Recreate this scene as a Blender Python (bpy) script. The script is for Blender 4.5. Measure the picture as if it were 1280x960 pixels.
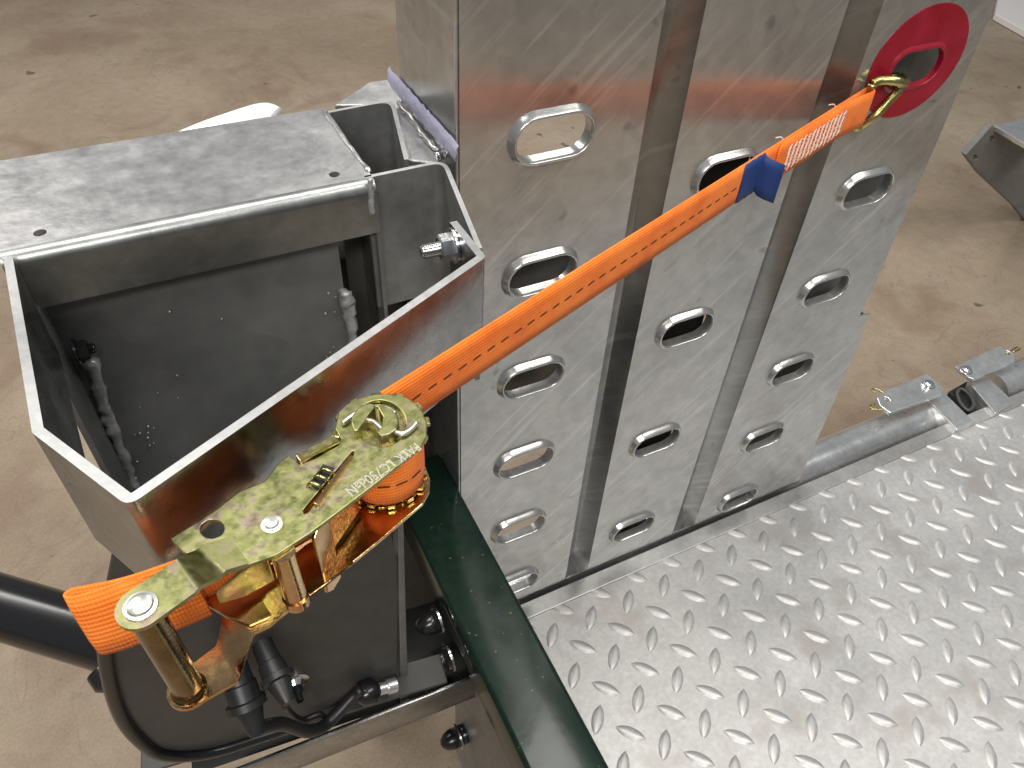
import bpy, bmesh, math, random
from mathutils import Vector, Matrix, noise
random.seed(7)
for o in list(bpy.data.objects): bpy.data.objects.remove(o)
scn = bpy.context.scene
COL = scn.collection

# ---------------------------------------------------------------- camera, world, lamps, exposure
FPX, CX, CY = 961.0, 640.0, 480.0
down = Vector((-60, 970, FPX)).normalized()
dx = Vector((2530, -795, FPX)); dx = (dx - down * dx.dot(down)).normalized()
dz = -down; dy = dz.cross(dx)
W = Matrix((dx, dy, dz))                       # photo axes (right, down, forward) -> world
CAM = Vector((0, 0, 1.0))
cd = bpy.data.cameras.new('camera'); cam = bpy.data.objects.new('camera', cd); COL.objects.link(cam)
cd.sensor_width = 36; cd.lens = FPX / 1280 * 36; cd.clip_start = 0.02; cd.clip_end = 200
m3 = Matrix((W @ Vector((1, 0, 0)), W @ Vector((0, -1, 0)), W @ Vector((0, 0, -1)))).transposed()
cam.matrix_world = Matrix.Translation(CAM) @ m3.to_4x4()
scn.camera = cam
w = bpy.data.worlds.new('World'); scn.world = w; w.use_nodes = True
bg = w.node_tree.nodes['Background']
bg.inputs[0].default_value = (0.80, 0.86, 0.92, 1); bg.inputs[1].default_value = 0.22
scn.view_settings.view_transform = 'Standard'; scn.view_settings.look = 'None'
scn.view_settings.exposure = 0.15; scn.view_settings.gamma = 1.0

def area(name, loc, rot, sx, sy, power, color=(1, 0.97, 0.92)):
    l = bpy.data.lights.new(name, 'AREA'); l.shape = 'RECTANGLE'; l.size = sx; l.size_y = sy
    l.energy = power; l.color = color
    o = bpy.data.objects.new(name, l); COL.objects.link(o); o.location = loc
    o.rotation_euler = [math.radians(a) for a in rot]
    return o
area('ceiling_lamp', (0.1, 0.75, 3.2), (0, 0, 15), 2.2, 0.5, 52)
area('ceiling_lamp', (2.4, 4.2, 3.6), (0, 0, 15), 2.4, 0.8, 52)
area('ceiling_lamp', (-1.3, -2.2, 3.2), (0, 0, 15), 2.4, 0.6, 118)
area('ceiling_lamp', (1.6, -0.5, 3.3), (0, 0, 15), 2.4, 0.7, 50)
area('ceiling_lamp', (-1.8, 3.0, 3.4), (0, 0, 15), 2.4, 0.6, 85)

# ---------------------------------------------------------------- measuring: photo point -> point on a known plane
def ray(x, y): return W @ Vector((x - CX, y - CY, FPX)).normalized()
def PZ(x, y, z): r = ray(x, y); return CAM + r * ((z - CAM.z) / r.z)
def PY(x, y, yy): r = ray(x, y); return CAM + r * ((yy - CAM.y) / r.y)
def PX(x, y, xx): r = ray(x, y); return CAM + r * ((xx - CAM.x) / r.x)

# ---------------------------------------------------------------- materials
def mat(name, color=(.5, .5, .5), metallic=0.0, rough=0.5):
    m = bpy.data.materials.new(name); m.use_nodes = True
    b = m.node_tree.nodes['Principled BSDF']
    b.inputs['Base Color'].default_value = (*color, 1); b.inputs['Metallic'].default_value = metallic
    b.inputs['Roughness'].default_value = rough
    return m, m.node_tree, b
def nd(nt, typ, **kw):
    n = nt.nodes.new(typ)
    for k, v in kw.items():
        if k in n.inputs.keys(): n.inputs[k].default_value = v
        else: setattr(n, k, v)
    return n
def coords(nt, scale=(1, 1, 1), rot=(0, 0, 0), kind='Object'):
    tc = nt.nodes.new('ShaderNodeTexCoord'); mp = nt.nodes.new('ShaderNodeMapping')
    nt.links.new(tc.outputs[kind], mp.inputs[0])
    mp.inputs['Rotation'].default_value = rot
    m2 = nt.nodes.new('ShaderNodeMapping'); nt.links.new(mp.outputs[0], m2.inputs[0]); m2.inputs['Scale'].default_value = scale
    return m2.outputs[0]
def ramp(nt, src, stops):
    r = nt.nodes.new('ShaderNodeValToRGB'); nt.links.new(src, r.inputs[0])
    e = r.color_ramp.elements
    while len(e) < len(stops): e.new(0.5)
    for q, (p, c) in zip(e, stops):
        q.position = p; q.color = (*c, 1) if len(c) == 3 else c
    return r.outputs[0]
def mix(nt, fac, a, b, mode='MIX'):
    n = nt.nodes.new('ShaderNodeMix'); n.data_type = 'RGBA'; n.blend_type = mode
    for sock, v in ((n.inputs[0], fac), (n.inputs[6], a), (n.inputs[7], b)):
        if hasattr(v, 'is_linked') or hasattr(v, 'links'): nt.links.new(v, sock)
        elif isinstance(v, (int, float)): sock.default_value = v
        else: sock.default_value = (*v, 1)
    return n.outputs[2]
def bump(nt, bsdf, h, strength, dist=0.001):
    b = nt.nodes.new('ShaderNodeBump'); b.inputs['Strength'].default_value = strength; b.inputs['Distance'].default_value = dist
    nt.links.new(h, b.inputs['Height']); nt.links.new(b.outputs[0], bsdf.inputs['Normal'])
def g(v): return (v, v, v)

def galv(name, lo, hi, metallic=0.75, rough=(.28, .5), spangle=90, tint=(1, 1.005, 1.0), scratch=True, stain=None, bstr=0.12, big=7):
    m, nt, b = mat(name, (hi, hi, hi), metallic)
    L = nt.links.new
    co = coords(nt)
    n1 = nd(nt, 'ShaderNodeTexNoise', Scale=big, Detail=5.0, Roughness=.62); L(co, n1.inputs['Vector'])
    n2 = nd(nt, 'ShaderNodeTexNoise', Scale=spangle, Detail=3.0); L(co, n2.inputs['Vector'])
    vo = nd(nt, 'ShaderNodeTexVoronoi', Scale=spangle * .8); L(co, vo.inputs['Vector'])
    mid = (lo + hi) / 2
    base = ramp(nt, n1.outputs[0], [(.3, [lo * t for t in tint]), (.52, [mid * t for t in tint]), (.72, [hi * t for t in tint])])
    sp = ramp(nt, vo.outputs['Color'], [(0, g(.84)), (1, g(1.08))])
    c = mix(nt, .55, base, sp, 'MULTIPLY')
    fine = ramp(nt, n2.outputs[0], [(.3, g(.8)), (.7, g(1.08))])
    c = mix(nt, .5, c, fine, 'MULTIPLY')
    hgt = n2.outputs[0]
    if scratch:
        cs = coords(nt, (7, 7, 130), (0, math.radians(43), 0))
        ns = nd(nt, 'ShaderNodeTexNoise', Scale=1.0, Detail=2.0); L(cs, ns.inputs['Vector'])
        sc = ramp(nt, ns.outputs[0], [(.58, g(0)), (.74, g(.42))])
        c = mix(nt, sc, c, g(min(.92, hi * 1.3)))
        cs2 = coords(nt, (9, 9, 40), (0, math.radians(40), 0))
        ns2 = nd(nt, 'ShaderNodeTexNoise', Scale=1.0, Detail=6.0, Roughness=.7); L(cs2, ns2.inputs['Vector'])
        dk = ramp(nt, ns2.outputs[0], [(.30, g(.40)), (.44, g(0))])
        c = mix(nt, dk, c, g(lo * .62))
        n4 = nd(nt, 'ShaderNodeTexNoise', Scale=38, Detail=2.0); L(co, n4.inputs['Vector'])
        sp4 = ramp(nt, n4.outputs[0], [(.70, g(0)), (.76, g(.5))])
        c = mix(nt, sp4, c, g(lo * .45))
    if stain:
        n3 = nd(nt, 'ShaderNodeTexNoise', Scale=stain[1], Detail=4.0); L(co, n3.inputs['Vector'])
        st = ramp(nt, n3.outputs[0], [(.55, g(0)), (.68, g(.75))])
        c = mix(nt, st, c, stain[0])
    L(c, b.inputs['Base Color'])
    rr = ramp(nt, n1.outputs[0], [(.3, g(rough[0])), (.7, g(rough[1]))])
    L(rr, b.inputs['Roughness'])
    bump(nt, b, hgt, bstr)
    return m

M = {}
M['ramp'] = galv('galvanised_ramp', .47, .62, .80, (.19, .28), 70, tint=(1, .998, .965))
M['groove'] = galv('galvanised_groove_darkened', .19, .30, .85, (.20, .28), 70, tint=(1, .998, .97))  # ramp zinc made darker: the grooves' dark reflections are put into the colour
M['flange'] = galv('galvanised_flange_shaded', .25, .38, .9, (.30, .40), 120, tint=(.98, 1.01, .99), scratch=False, bstr=.08, big=14)  # same sheet as the top beam; the front's shade is put into the colour
M['channel'] = galv('galvanised_channel', .16, .28, .5, (.30, .45), 120, tint=(1, 1.01, .99), scratch=False, bstr=.12, big=20)
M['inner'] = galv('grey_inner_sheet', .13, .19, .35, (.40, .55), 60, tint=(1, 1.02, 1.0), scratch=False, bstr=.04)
M['greysteel'] = galv('grey_painted_steel', .16, .22, .1, (.5, .6), 60, tint=(1, .97, .93), scratch=False, bstr=.04)
M['bracket'] = galv('galvanised_bracket', .26, .48, 1.0, (.19, .32), 150, scratch=False, bstr=.12, big=16)
M['top'] = galv('galvanised_patchy', .50, .61, .85, (.28, .42), 170, tint=(1, .985, .98), scratch=False, bstr=.22, big=40)
M['rim'] = galv('galvanised_edge', .38, .60, .5, (.4, .55), 200, scratch=False)
M['deck'] = galv('galvanised_deck', .44, .57, .52, (.38, .50), 160, tint=(1, .985, .965), scratch=False, stain=((.38, .35, .325), 13), bstr=.10)
M['strip'] = galv('galvanised_strip', .36, .52, .6, (.32, .44), 120, tint=(1, .99, .97), scratch=False, bstr=.06)
M['tube'] = galv('galvanised_tube', .60, .82, .85, (.22, .34), 120, scratch=False, bstr=.05)
M['dull'] = galv('dull_zinc', .16, .28, .7, (.38, .5), 90, scratch=False)
M['zinc'] = mat('bright_zinc', (.80, .81, .82), 1, .18)[0]
M['black'] = mat('black_rubber', (.012, .012, .013), 0, .42)[0]
M['satin'] = mat('black_plastic', (.010, .010, .011), 0, .22)[0]
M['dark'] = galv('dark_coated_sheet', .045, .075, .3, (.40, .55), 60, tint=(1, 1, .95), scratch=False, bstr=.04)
M['blue'] = mat('blue_label', (.010, .038, .17), 0, .6)[0]
M['thread'] = mat('white_thread', (.78, .68, .60), 0, .7)[0]
M['stitch'] = mat('black_thread', (.035, .02, .012), 0, .8)[0]
M['whitepanel'] = mat('pale_panel', (.78, .74, .72), 0, .5)[0]
M['lavender'] = galv('zinc_spray', .44, .66, .3, (.4, .6), 150, tint=(.93, .92, 1.20), scratch=False, bstr=.5)
M['litzinc'] = mat('overlit_zinc', (.86, .85, .84), .1, .35)[0]  # galvanised tab in near-white: the strong light on it is in the colour
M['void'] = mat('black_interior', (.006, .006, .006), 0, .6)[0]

def weld_mat():
    m = galv('weld_metal', .30, .50, .45, (.3, .5), 300, scratch=False, bstr=.6); return m
M['weld'] = weld_mat()

def red_paint():
    m, nt, b = mat('red_paint', (.30, .008, .022), 0, .3)
    n = nd(nt, 'ShaderNodeTexNoise', Scale=40, Detail=3.0); nt.links.new(coords(nt), n.inputs['Vector'])
    nt.links.new(ramp(nt, n.outputs[0], [(.3, (.25, .004, .014)), (.7, (.33, .010, .034))]), b.inputs['Base Color'])
    b.inputs['Coat Weight'].default_value = .15; b.inputs['Coat Roughness'].default_value = .2; b.inputs['Specular IOR Level'].default_value = .35
    return m
M['red'] = red_paint()

def green_paint():
    m, nt, b = mat('green_enamel', (.012, .040, .030), 0, .2)
    co = coords(nt)
    n = nd(nt, 'ShaderNodeTexNoise', Scale=120, Detail=2.0); nt.links.new(co, n.inputs['Vector'])
    base = ramp(nt, n.outputs[0], [(.3, (.006, .015, .010)), (.7, (.009, .021, .015))])
    n2 = nd(nt, 'ShaderNodeTexNoise', Scale=210, Detail=1.0); nt.links.new(co, n2.inputs['Vector'])
    c = mix(nt, ramp(nt, n2.outputs[0], [(.74, g(0)), (.78, g(.7))]), base, (.16, .15, .06))
    nt.links.new(c, b.inputs['Base Color'])
    n3 = nd(nt, 'ShaderNodeTexNoise', Scale=34, Detail=3.0); nt.links.new(co, n3.inputs['Vector'])
    bump(nt, b, n3.outputs[0], .12, .002)
    b.inputs['Coat Weight'].default_value = .04; b.inputs['Coat Roughness'].default_value = .06; b.inputs['Specular IOR Level'].default_value = .22
    return m
M['green'] = green_paint()

def chromate(name, stops, rough, scale=45):
    m, nt, b = mat(name, (.5, .45, .2), 1, rough)
    co = coords(nt)
    n = nd(nt, 'ShaderNodeTexNoise', Scale=scale, Detail=4.0, Roughness=.6, Distortion=.4); nt.links.new(co, n.inputs['Vector'])
    nt.links.new(ramp(nt, n.outputs[0], stops), b.inputs['Base Color'])
    n2 = nd(nt, 'ShaderNodeTexNoise', Scale=700, Detail=2.0); nt.links.new(co, n2.inputs['Vector'])
    bump(nt, b, n2.outputs[0], .15, .0005)
    n3 = nd(nt, 'ShaderNodeTexNoise', Scale=260, Detail=3.0); nt.links.new(co, n3.inputs['Vector'])
    nt.links.new(ramp(nt, n3.outputs[0], [(.3, g(rough * .8)), (.7, g(rough * 1.35))]), b.inputs['Roughness'])
    return m
M['olive'] = chromate('olive_chromate', [(.26, (.19, .21, .075)), (.42, (.27, .28, .11)), (.53, (.345, .335, .155)), (.62, (.34, .285, .20)), (.72, (.315, .235, .205)), (.84, (.25, .255, .12))], .36, 105)
M['copper'] = chromate('copper_chromate', [(.3, (.44, .22, .10)), (.5, (.58, .37, .18)), (.7, (.62, .48, .22))], .15)
M['gold'] = chromate('gold_chromate', [(.3, (.36, .32, .10)), (.5, (.50, .45, .18)), (.7, (.52, .38, .22))], .24)
M['grip'] = chromate('dark_grip_chromate', [(.3, (.13, .085, .035)), (.5, (.20, .135, .060)), (.7, (.24, .19, .08))], .13)
M['rivet'] = mat('pale_rivet', (.74, .73, .68), .9, .32)[0]

def webbing():
    m, nt, b = mat('orange_webbing', (.80, .17, .02), 0, .75)
    L = nt.links.new
    uv = coords(nt, (1, 1, 1), kind='UV')
    wv = nt.nodes.new('ShaderNodeTexWave'); wv.bands_direction = 'X'; wv.inputs['Scale'].default_value = 190; wv.inputs['Distortion'].default_value = 1.2
    wv.inputs['Detail'].default_value = 1; wv.inputs['Detail Scale'].default_value = 2; L(uv, wv.inputs['Vector'])
    w2 = nt.nodes.new('ShaderNodeTexWave'); w2.bands_direction = 'Y'; w2.inputs['Scale'].default_value = 130; L(uv, w2.inputs['Vector'])
    ad = nt.nodes.new('ShaderNodeMath'); ad.operation = 'ADD'; L(wv.outputs['Fac'], ad.inputs[0]); L(w2.outputs['Fac'], ad.inputs[1])
    n = nd(nt, 'ShaderNodeTexNoise', Scale=38, Detail=6.0, Roughness=.65); L(coords(nt), n.inputs['Vector'])
    base = ramp(nt, n.outputs[0], [(.28, (.78, .135, .012)), (.48, (.95, .20, .012)), (.72, (.99, .26, .030))])
    c = mix(nt, .35, base, ramp(nt, ad.outputs[0], [(0, g(.62)), (1, g(1.06))]), 'MULTIPLY')
    L(c, b.inputs['Base Color'])
    bump(nt, b, ad.outputs[0], .55, .0006)
    b.inputs['Sheen Weight'].default_value = .04; b.inputs['Sheen Roughness'].default_value = .5
    return m
M['web'] = webbing()

def concrete():
    m, nt, b = mat('concrete_floor', (.3, .25, .2), 0, .6)
    L = nt.links.new; co = coords(nt)
    n1 = nd(nt, 'ShaderNodeTexNoise', Scale=1.1, Detail=8.0, Roughness=.62); L(co, n1.inputs['Vector'])
    c = ramp(nt, n1.outputs[0], [(.28, (.205, .150, .100)), (.5, (.30, .232, .162)), (.72, (.385, .312, .235))])
    n2 = nd(nt, 'ShaderNodeTexNoise', Scale=28, Detail=6.0, Roughness=.7); L(co, n2.inputs['Vector'])
    c = mix(nt, .5, c, ramp(nt, n2.outputs[0], [(.3, g(.78)), (.7, g(1.12))]), 'MULTIPLY')
    n3 = nd(nt, 'ShaderNodeTexNoise', Scale=3.4, Detail=3.0, Distortion=1.0); L(co, n3.inputs['Vector'])
    c = mix(nt, ramp(nt, n3.outputs[0], [(.54, g(0)), (.70, g(.55))]), c, (.20, .125, .085))
    n4 = nd(nt, 'ShaderNodeTexNoise', Scale=11, Detail=2.5); L(co, n4.inputs['Vector'])
    c = mix(nt, ramp(nt, n4.outputs[0], [(.735, g(0)), (.76, g(.7))]), c, (.045, .036, .030))
    n5 = nd(nt, 'ShaderNodeTexNoise', Scale=190, Detail=3.0, Roughness=.7); L(co, n5.inputs['Vector'])
    c = mix(nt, .6, c, ramp(nt, n5.outputs[0], [(.3, g(.72)), (.7, g(1.16))]), 'MULTIPLY')
    n6 = nd(nt, 'ShaderNodeTexNoise', Scale=55, Detail=2.0); L(co, n6.inputs['Vector'])
    c = mix(nt, ramp(nt, n6.outputs[0], [(.70, g(0)), (.76, g(.6))]), c, (.10, .075, .055))
    n7 = nd(nt, 'ShaderNodeTexNoise', Scale=2.6, Detail=7.0, Distortion=2.2); L(co, n7.inputs['Vector'])
    c = mix(nt, ramp(nt, n7.outputs[0], [(.490, g(0)), (.499, g(.30)), (.508, g(0))]), c, (.12, .085, .06))
    L(c, b.inputs['Base Color'])
    bump(nt, b, n5.outputs[0], .35, .003)
    return m
M['floor'] = concrete()

# ---------------------------------------------------------------- mesh helpers
def link(name, bm, m, parent=None, smooth=False, bevel=0, angle=35):
    bmesh.ops.recalc_face_normals(bm, faces=bm.faces)
    me = bpy.data.meshes.new(name); bm.to_mesh(me); bm.free()
    if smooth:
        for p in me.polygons: p.use_smooth = True
    me.materials.append(m)
    o = bpy.data.objects.new(name, me); COL.objects.link(o)
    if parent: o.parent = parent
    if bevel:
        b = o.modifiers.new('bevel', 'BEVEL'); b.width = bevel; b.segments = 2; b.limit_method = 'ANGLE'; b.angle_limit = math.radians(angle)
    if smooth and smooth != 'all':
        try:
            es = o.modifiers.new('edges', 'EDGE_SPLIT'); es.split_angle = math.radians(angle)
        except Exception: pass
    return o
def thing(name, label, cat, group=None):
    o = bpy.data.objects.new(name, None); COL.objects.link(o); o.empty_display_size = .02
    o['label'] = label; o['category'] = cat
    if group: o['group'] = group
    return o
def tag(o, label, cat, group=None):
    o['label'] = label; o['category'] = cat
    if group: o['group'] = group
    return o
def V3(p, z): return Vector((p[0], p[1], z))
def fill_prism(bm, outer, ext, holes=()):
    """flat face through the outline (with holes), extruded by the vector ext"""
    edges = []
    for loop in (outer, *holes):
        vs = [bm.verts.new(p) for p in loop]
        edges += [bm.edges.new((vs[i], vs[(i + 1) % len(vs)])) for i in range(len(vs))]
    r = bmesh.ops.triangle_fill(bm, use_beauty=True, use_dissolve=False, edges=edges)
    fs = [f for f in r['geom'] if isinstance(f, bmesh.types.BMFace)]
    e = bmesh.ops.extrude_face_region(bm, geom=fs)
    vs = [v for v in e['geom'] if isinstance(v, bmesh.types.BMVert)]
    bmesh.ops.translate(bm, verts=vs, vec=Vector(ext))
def circ(c, r, n=20, ax='z', ph=0):
    out = []
    for i in range(n):
        a = ph + 2 * math.pi * i / n; u, v = r * math.cos(a), r * math.sin(a)
        d = {'z': (u, v, 0), 'y': (u, 0, v), 'x': (0, u, v)}[ax]
        out.append(Vector(c) + Vector(d))
    return out
def stadium(c, hl, hh, n=8):
    """slot outline in the x/z plane"""
    pts = []; cx, cy, cz = c; r = hh; s = max(hl - r, 0)
    for i in range(n + 1):
        a = -math.pi / 2 + math.pi * i / n; pts.append(Vector((cx + s + r * math.cos(a), cy, cz + r * math.sin(a))))
    for i in range(n + 1):
        a = math.pi / 2 + math.pi * i / n; pts.append(Vector((cx - s + r * math.cos(a), cy, cz + r * math.sin(a))))
    return pts
def loft(bm, loops, close=True, cap=False):
    vl = [[bm.verts.new(p) for p in lp] for lp in loops]
    n = len(vl[0])
    for a, b in zip(vl, vl[1:]):
        for i in range(n if close else n - 1):
            j = (i + 1) % n; bm.faces.new((a[i], a[j], b[j], b[i]))
    if cap:
        bm.faces.new(vl[0]); bm.faces.new(vl[-1][::-1])
    return vl
def box(bm, c, s, mtx=None):
    r = bmesh.ops.create_cube(bm, size=1)
    bmesh.ops.scale(bm, vec=Vector(s), verts=r['verts'])
    if mtx: bmesh.ops.transform(bm, matrix=mtx, verts=r['verts'])
    bmesh.ops.translate(bm, vec=Vector(c), verts=r['verts'])
def smooth_path(pts, sub=6, closed=False):
    """Catmull-Rom through the points"""
    P = [Vector(p) for p in pts]; out = []
    n = len(P)
    for i in range(n - 1):
        p0, p1, p2, p3 = P[max(i - 1, 0)], P[i], P[i + 1], P[min(i + 2, n - 1)]
        for k in range(sub):
            t = k / sub
            out.append(.5 * ((2 * p1) + (p2 - p0) * t + (2 * p0 - 5 * p1 + 4 * p2 - p3) * t * t + (3 * p1 - p0 - 3 * p2 + p3) * t ** 3))
    out.append(P[-1]); return out
def tube(bm, pts, r, n=10, cap=True, radii=None):
    P = [Vector(p) for p in pts]; loops = []
    t = (P[1] - P[0]).normalized()
    up = Vector((0, 0, 1)) if abs(t.z) < .9 else Vector((1, 0, 0))
    u = t.cross(up).normalized()
    for i, p in enumerate(P):
        t = ((P[min(i + 1, len(P) - 1)] - P[max(i - 1, 0)])).normalized()
        u = (u - t * u.dot(t)).normalized(); v = t.cross(u)
        rr = radii[i] if radii else r
        loops.append([p + u * rr * math.cos(2 * math.pi * k / n) + v * rr * math.sin(2 * math.pi * k / n) for k in range(n)])
    loft(bm, loops, True, cap)
def turned(bm, base, axis, prof, n=20):
    """lathe: prof = [(distance along axis, radius)]"""
    axis = Vector(axis).normalized()
    u = axis.cross(Vector((0, 0, 1)) if abs(axis.z) < .9 else Vector((1, 0, 0))).normalized(); v = axis.cross(u)
    loops = [[Vector(base) + axis * d + (u * math.cos(2 * math.pi * k / n) + v * math.sin(2 * math.pi * k / n)) * max(r, 1e-5) for k in range(n)] for d, r in prof]
    loft(bm, loops, True, True)
def fillet(pts, rad, seg=5):
    """round the inner corners of an open 2D path"""
    P = [Vector((p[0], p[1])) for p in pts]; out = [P[0]]
    for i in range(1, len(P) - 1):
        r = rad[i - 1] if isinstance(rad, (list, tuple)) else rad
        a, b, c = P[i - 1], P[i], P[i + 1]
        d1 = (a - b).normalized(); d2 = (c - b).normalized()
        ang = d1.angle(d2); L = min(r / math.tan(ang / 2), (a - b).length * .49, (c - b).length * .49)
        s, e = b + d1 * L, b + d2 * L
        for k in range(seg + 1):
            t = k / seg; out.append((1 - t) ** 2 * s + 2 * t * (1 - t) * b + t * t * e)
    out.append(P[-1]); return out
def offset(path, d):
    out = []
    for i, p in enumerate(path):
        a = path[max(i - 1, 0)]; b = path[min(i + 1, len(path) - 1)]
        t = (b - a).normalized(); out.append(p + Vector((-t.y, t.x)) * d)
    return out
def bent_wall(name, pts, rad, z0, z1, th, m, parent, bevel=.0008, side=1):
    """a strip of plate standing on edge, bent along pts; its sheared top edge is duller and paler than its faces"""
    a = fillet(pts, rad); b = offset(a, th * side)
    if isinstance(z1, (list, tuple)):
        P2 = [Vector((p[0], p[1])) for p in pts]; zt = []
        for q in a:
            best = None
            for u, v, zu, zv in zip(P2, P2[1:], z1, z1[1:]):
                t = max(0, min(1, (q - u).dot(v - u) / (v - u).length_squared)); d = (u + (v - u) * t - q).length
                if best is None or d < best[0]: best = (d, zu + (zv - zu) * t)
            zt.append(best[1])
    else: zt = [z1] * len(a)
    loop = a + b[::-1]; zz = zt + zt[::-1]
    bm = bmesh.new()
    lo = [bm.verts.new((p.x, p.y, z0)) for p in loop]; hi = [bm.verts.new((p.x, p.y, z)) for p, z in zip(loop, zz)]
    n = len(a); N = len(loop)
    for i in range(N): bm.faces.new((lo[i], lo[(i + 1) % N], hi[(i + 1) % N], hi[i]))
    for i in range(n - 1):
        f = bm.faces.new((hi[i], hi[i + 1], hi[N - 2 - i], hi[N - 1 - i])); f.material_index = 1
        bm.faces.new((lo[i], lo[N - 1 - i], lo[N - 2 - i], lo[i + 1]))
    o = link(name, bm, m, parent, True, bevel)
    o.data.materials.append(M['rim'])
    if len(o.modifiers) > 1: o.modifiers.move(1, 0)
    return o
def ribbon(bm, path, zc, width, th, tilt=None):
    tl = tilt or (lambda i: Vector((0, 0, 0)))
    """webbing standing on edge along a 2D/3D path, with UV in metres"""
    uvl = bm.loops.layers.uv.verify()
    P = [Vector(p) for p in path]; s = 0; rows = []
    for i, p in enumerate(P):
        a = P[max(i - 1, 0)]; b = P[min(i + 1, len(P) - 1)]
        t = (b - a); t2 = Vector((t.x, t.y)).normalized(); nn = Vector((-t2.y, t2.x, 0)) * th / 2
        if i: s += (P[i] - P[i - 1]).length
        z = zc[i] if isinstance(zc, (list, tuple)) else zc
        q = Vector((p.x, p.y, 0))
        hw = width / 2
        row = []
        nv = 5
        for k in range(nv):                      # front face with a faint belly
            f = k / (nv - 1); row.append((q + nn * (1.0 if 0 < k < nv - 1 else .55) + tl(i) * f + Vector((0, 0, z - hw + width * f)), (s, f * width)))
        for k in range(nv):
            f = 1 - k / (nv - 1); row.append((q - nn * (1.0 if 0 < k < nv - 1 else .55) + tl(i) * f + Vector((0, 0, z - hw + width * f)), (s, f * width)))
        rows.append([(bm.verts.new(v), uv) for v, uv in row])
    n = len(rows[0])
    for a, b in zip(rows, rows[1:]):
        for i in range(n):
            j = (i + 1) % n
            f = bm.faces.new((a[i][0], a[j][0], b[j][0], b[i][0]))
            for lp, uv in zip(f.loops, (a[i][1], a[j][1], b[j][1], b[i][1])): lp[uvl].uv = uv
    for rr in (rows[0], rows[-1]):
        f = bm.faces.new([v for v, _ in rr])
        for lp, (_, uv) in zip(f.loops, rr): lp[uvl].uv = uv
def hexpts(c, r, ax='x', ph=0): return circ(c, r, 6, ax, ph)
def weld(name, pts, r, m, parent, seed=0, lumps=1.0):
    rng = random.Random(seed)
    P = smooth_path(pts, 8); bm = bmesh.new()
    radii = [r * (.85 + .3 * noise.noise(q * 90) + rng.uniform(-.12, .16) * lumps) for i, q in enumerate(P)]
    radii[0] *= .4; radii[-1] *= .4
    tube(bm, P, r, 10, True, radii)
    for v in bm.verts:
        v.co += noise.noise_vector(v.co * 130) * r * .55 + noise.noise_vector(v.co * 420) * r * .22
    return link(name, bm, m, parent, 'all')

# ================================================================= the setting
FLOOR = -0.40
bm = bmesh.new()
vs = [bm.verts.new(p) for p in ((-14, -6, FLOOR), (18, -6, FLOOR), (18, 22, FLOOR), (-14, 22, FLOOR))]; bm.faces.new(vs)
fl = link('floor', bm, M['floor']); fl['kind'] = 'structure'; fl['label'] = 'tan concrete floor with dark spots and worn patches'

# ================================================================= trailer: deck, lugs, hinge tubes, locking plates
TR = thing('flatbed_trailer', 'galvanised trailer bed with chequer plate deck and hinge tube at its edge', 'trailer')
DE = .454                                       # far edge of the chequer plate
bm = bmesh.new(); fill_prism(bm, [Vector((x, y, 0)) for x, y in ((.150, -.35), (1.75, -.35), (1.75, DE), (.222, DE))], (0, 0, -.005))
deck = link('deck_plate', bm, M['deck'], TR)
bm = bmesh.new()
fill_prism(bm, [Vector((x, y, .0016)) for x, y in ((.222, DE + .0004), (1.75, DE + .0004), (1.75, .4785), (.222, .4785))], (0, 0, -.06))
link('edge_angle', bm, M['strip'], TR, bevel=.0012)
# raised lugs: a square lattice of alternating diagonals
PIT = .0625; PITY = .0636
def lug_mesh(clip=None):
    bm = bmesh.new(); Ls, hw, h, n = .0202, .0078, .0027, 8
    rows = []
    for i in range(n + 1):
        t = -1 + 2 * i / n; wv = hw * (1 - t * t) ** .8 + .0002; hh = h * (1 - t * t) ** .55
        rows.append([bm.verts.new((t * Ls, k * wv, hh * q)) for k, q in ((-1, 0), (-.55, .8), (0, 1), (.55, .8), (1, 0))])
    for a, b in zip(rows, rows[1:]):
        for k in range(4): bm.faces.new((a[k], a[k + 1], b[k + 1], b[k]))
    return bm
lugA = link('tread_lug', lug_mesh(), M['deck'], deck, 'all')
first = [True]
def add_lug(x, y, ang, me=None):
    if first[0]: o = lugA; first[0] = False
    else:
        o = lugA.copy(); COL.objects.link(o); o.parent = deck
    if me: o.data = me
    o.location = (x, y, 0); o.rotation_euler = (0, 0, ang)
def in_deck(x, y):                              # the part of the deck the photo shows, with a margin
    return (x - .26) * .25 + (y - .24) * 1.0 > -.02 - .55 * max(0, x - .30) and x > .20 and x < 1.50 and y > -.02 + max(0, x - .8) * .30 and not (x < .30 and y < .24)
AA, AV = math.radians(-48), math.radians(49)
for j in range(0, 9):
    for i in range(-14, 20):
        xa, ya = .5970 + PIT * (i - (j % 2) * 0) - .0012 * j, .3855 - PITY * j
        if ya < DE - .03 and in_deck(xa, ya): add_lug(xa, ya, AA)
        xv, yv = .5660 + PIT * i - .0012 * j, .3545 - PITY * j
        if in_deck(xv, yv): add_lug(xv, yv, AV)
for i in range(-6, 15):                         # first rows at the sheared edge
    xv, yv = .5660 + PIT * i + .0012, .3545 + PITY
    if .24 < xv < 1.45: add_lug(xv, yv, AV)
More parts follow.
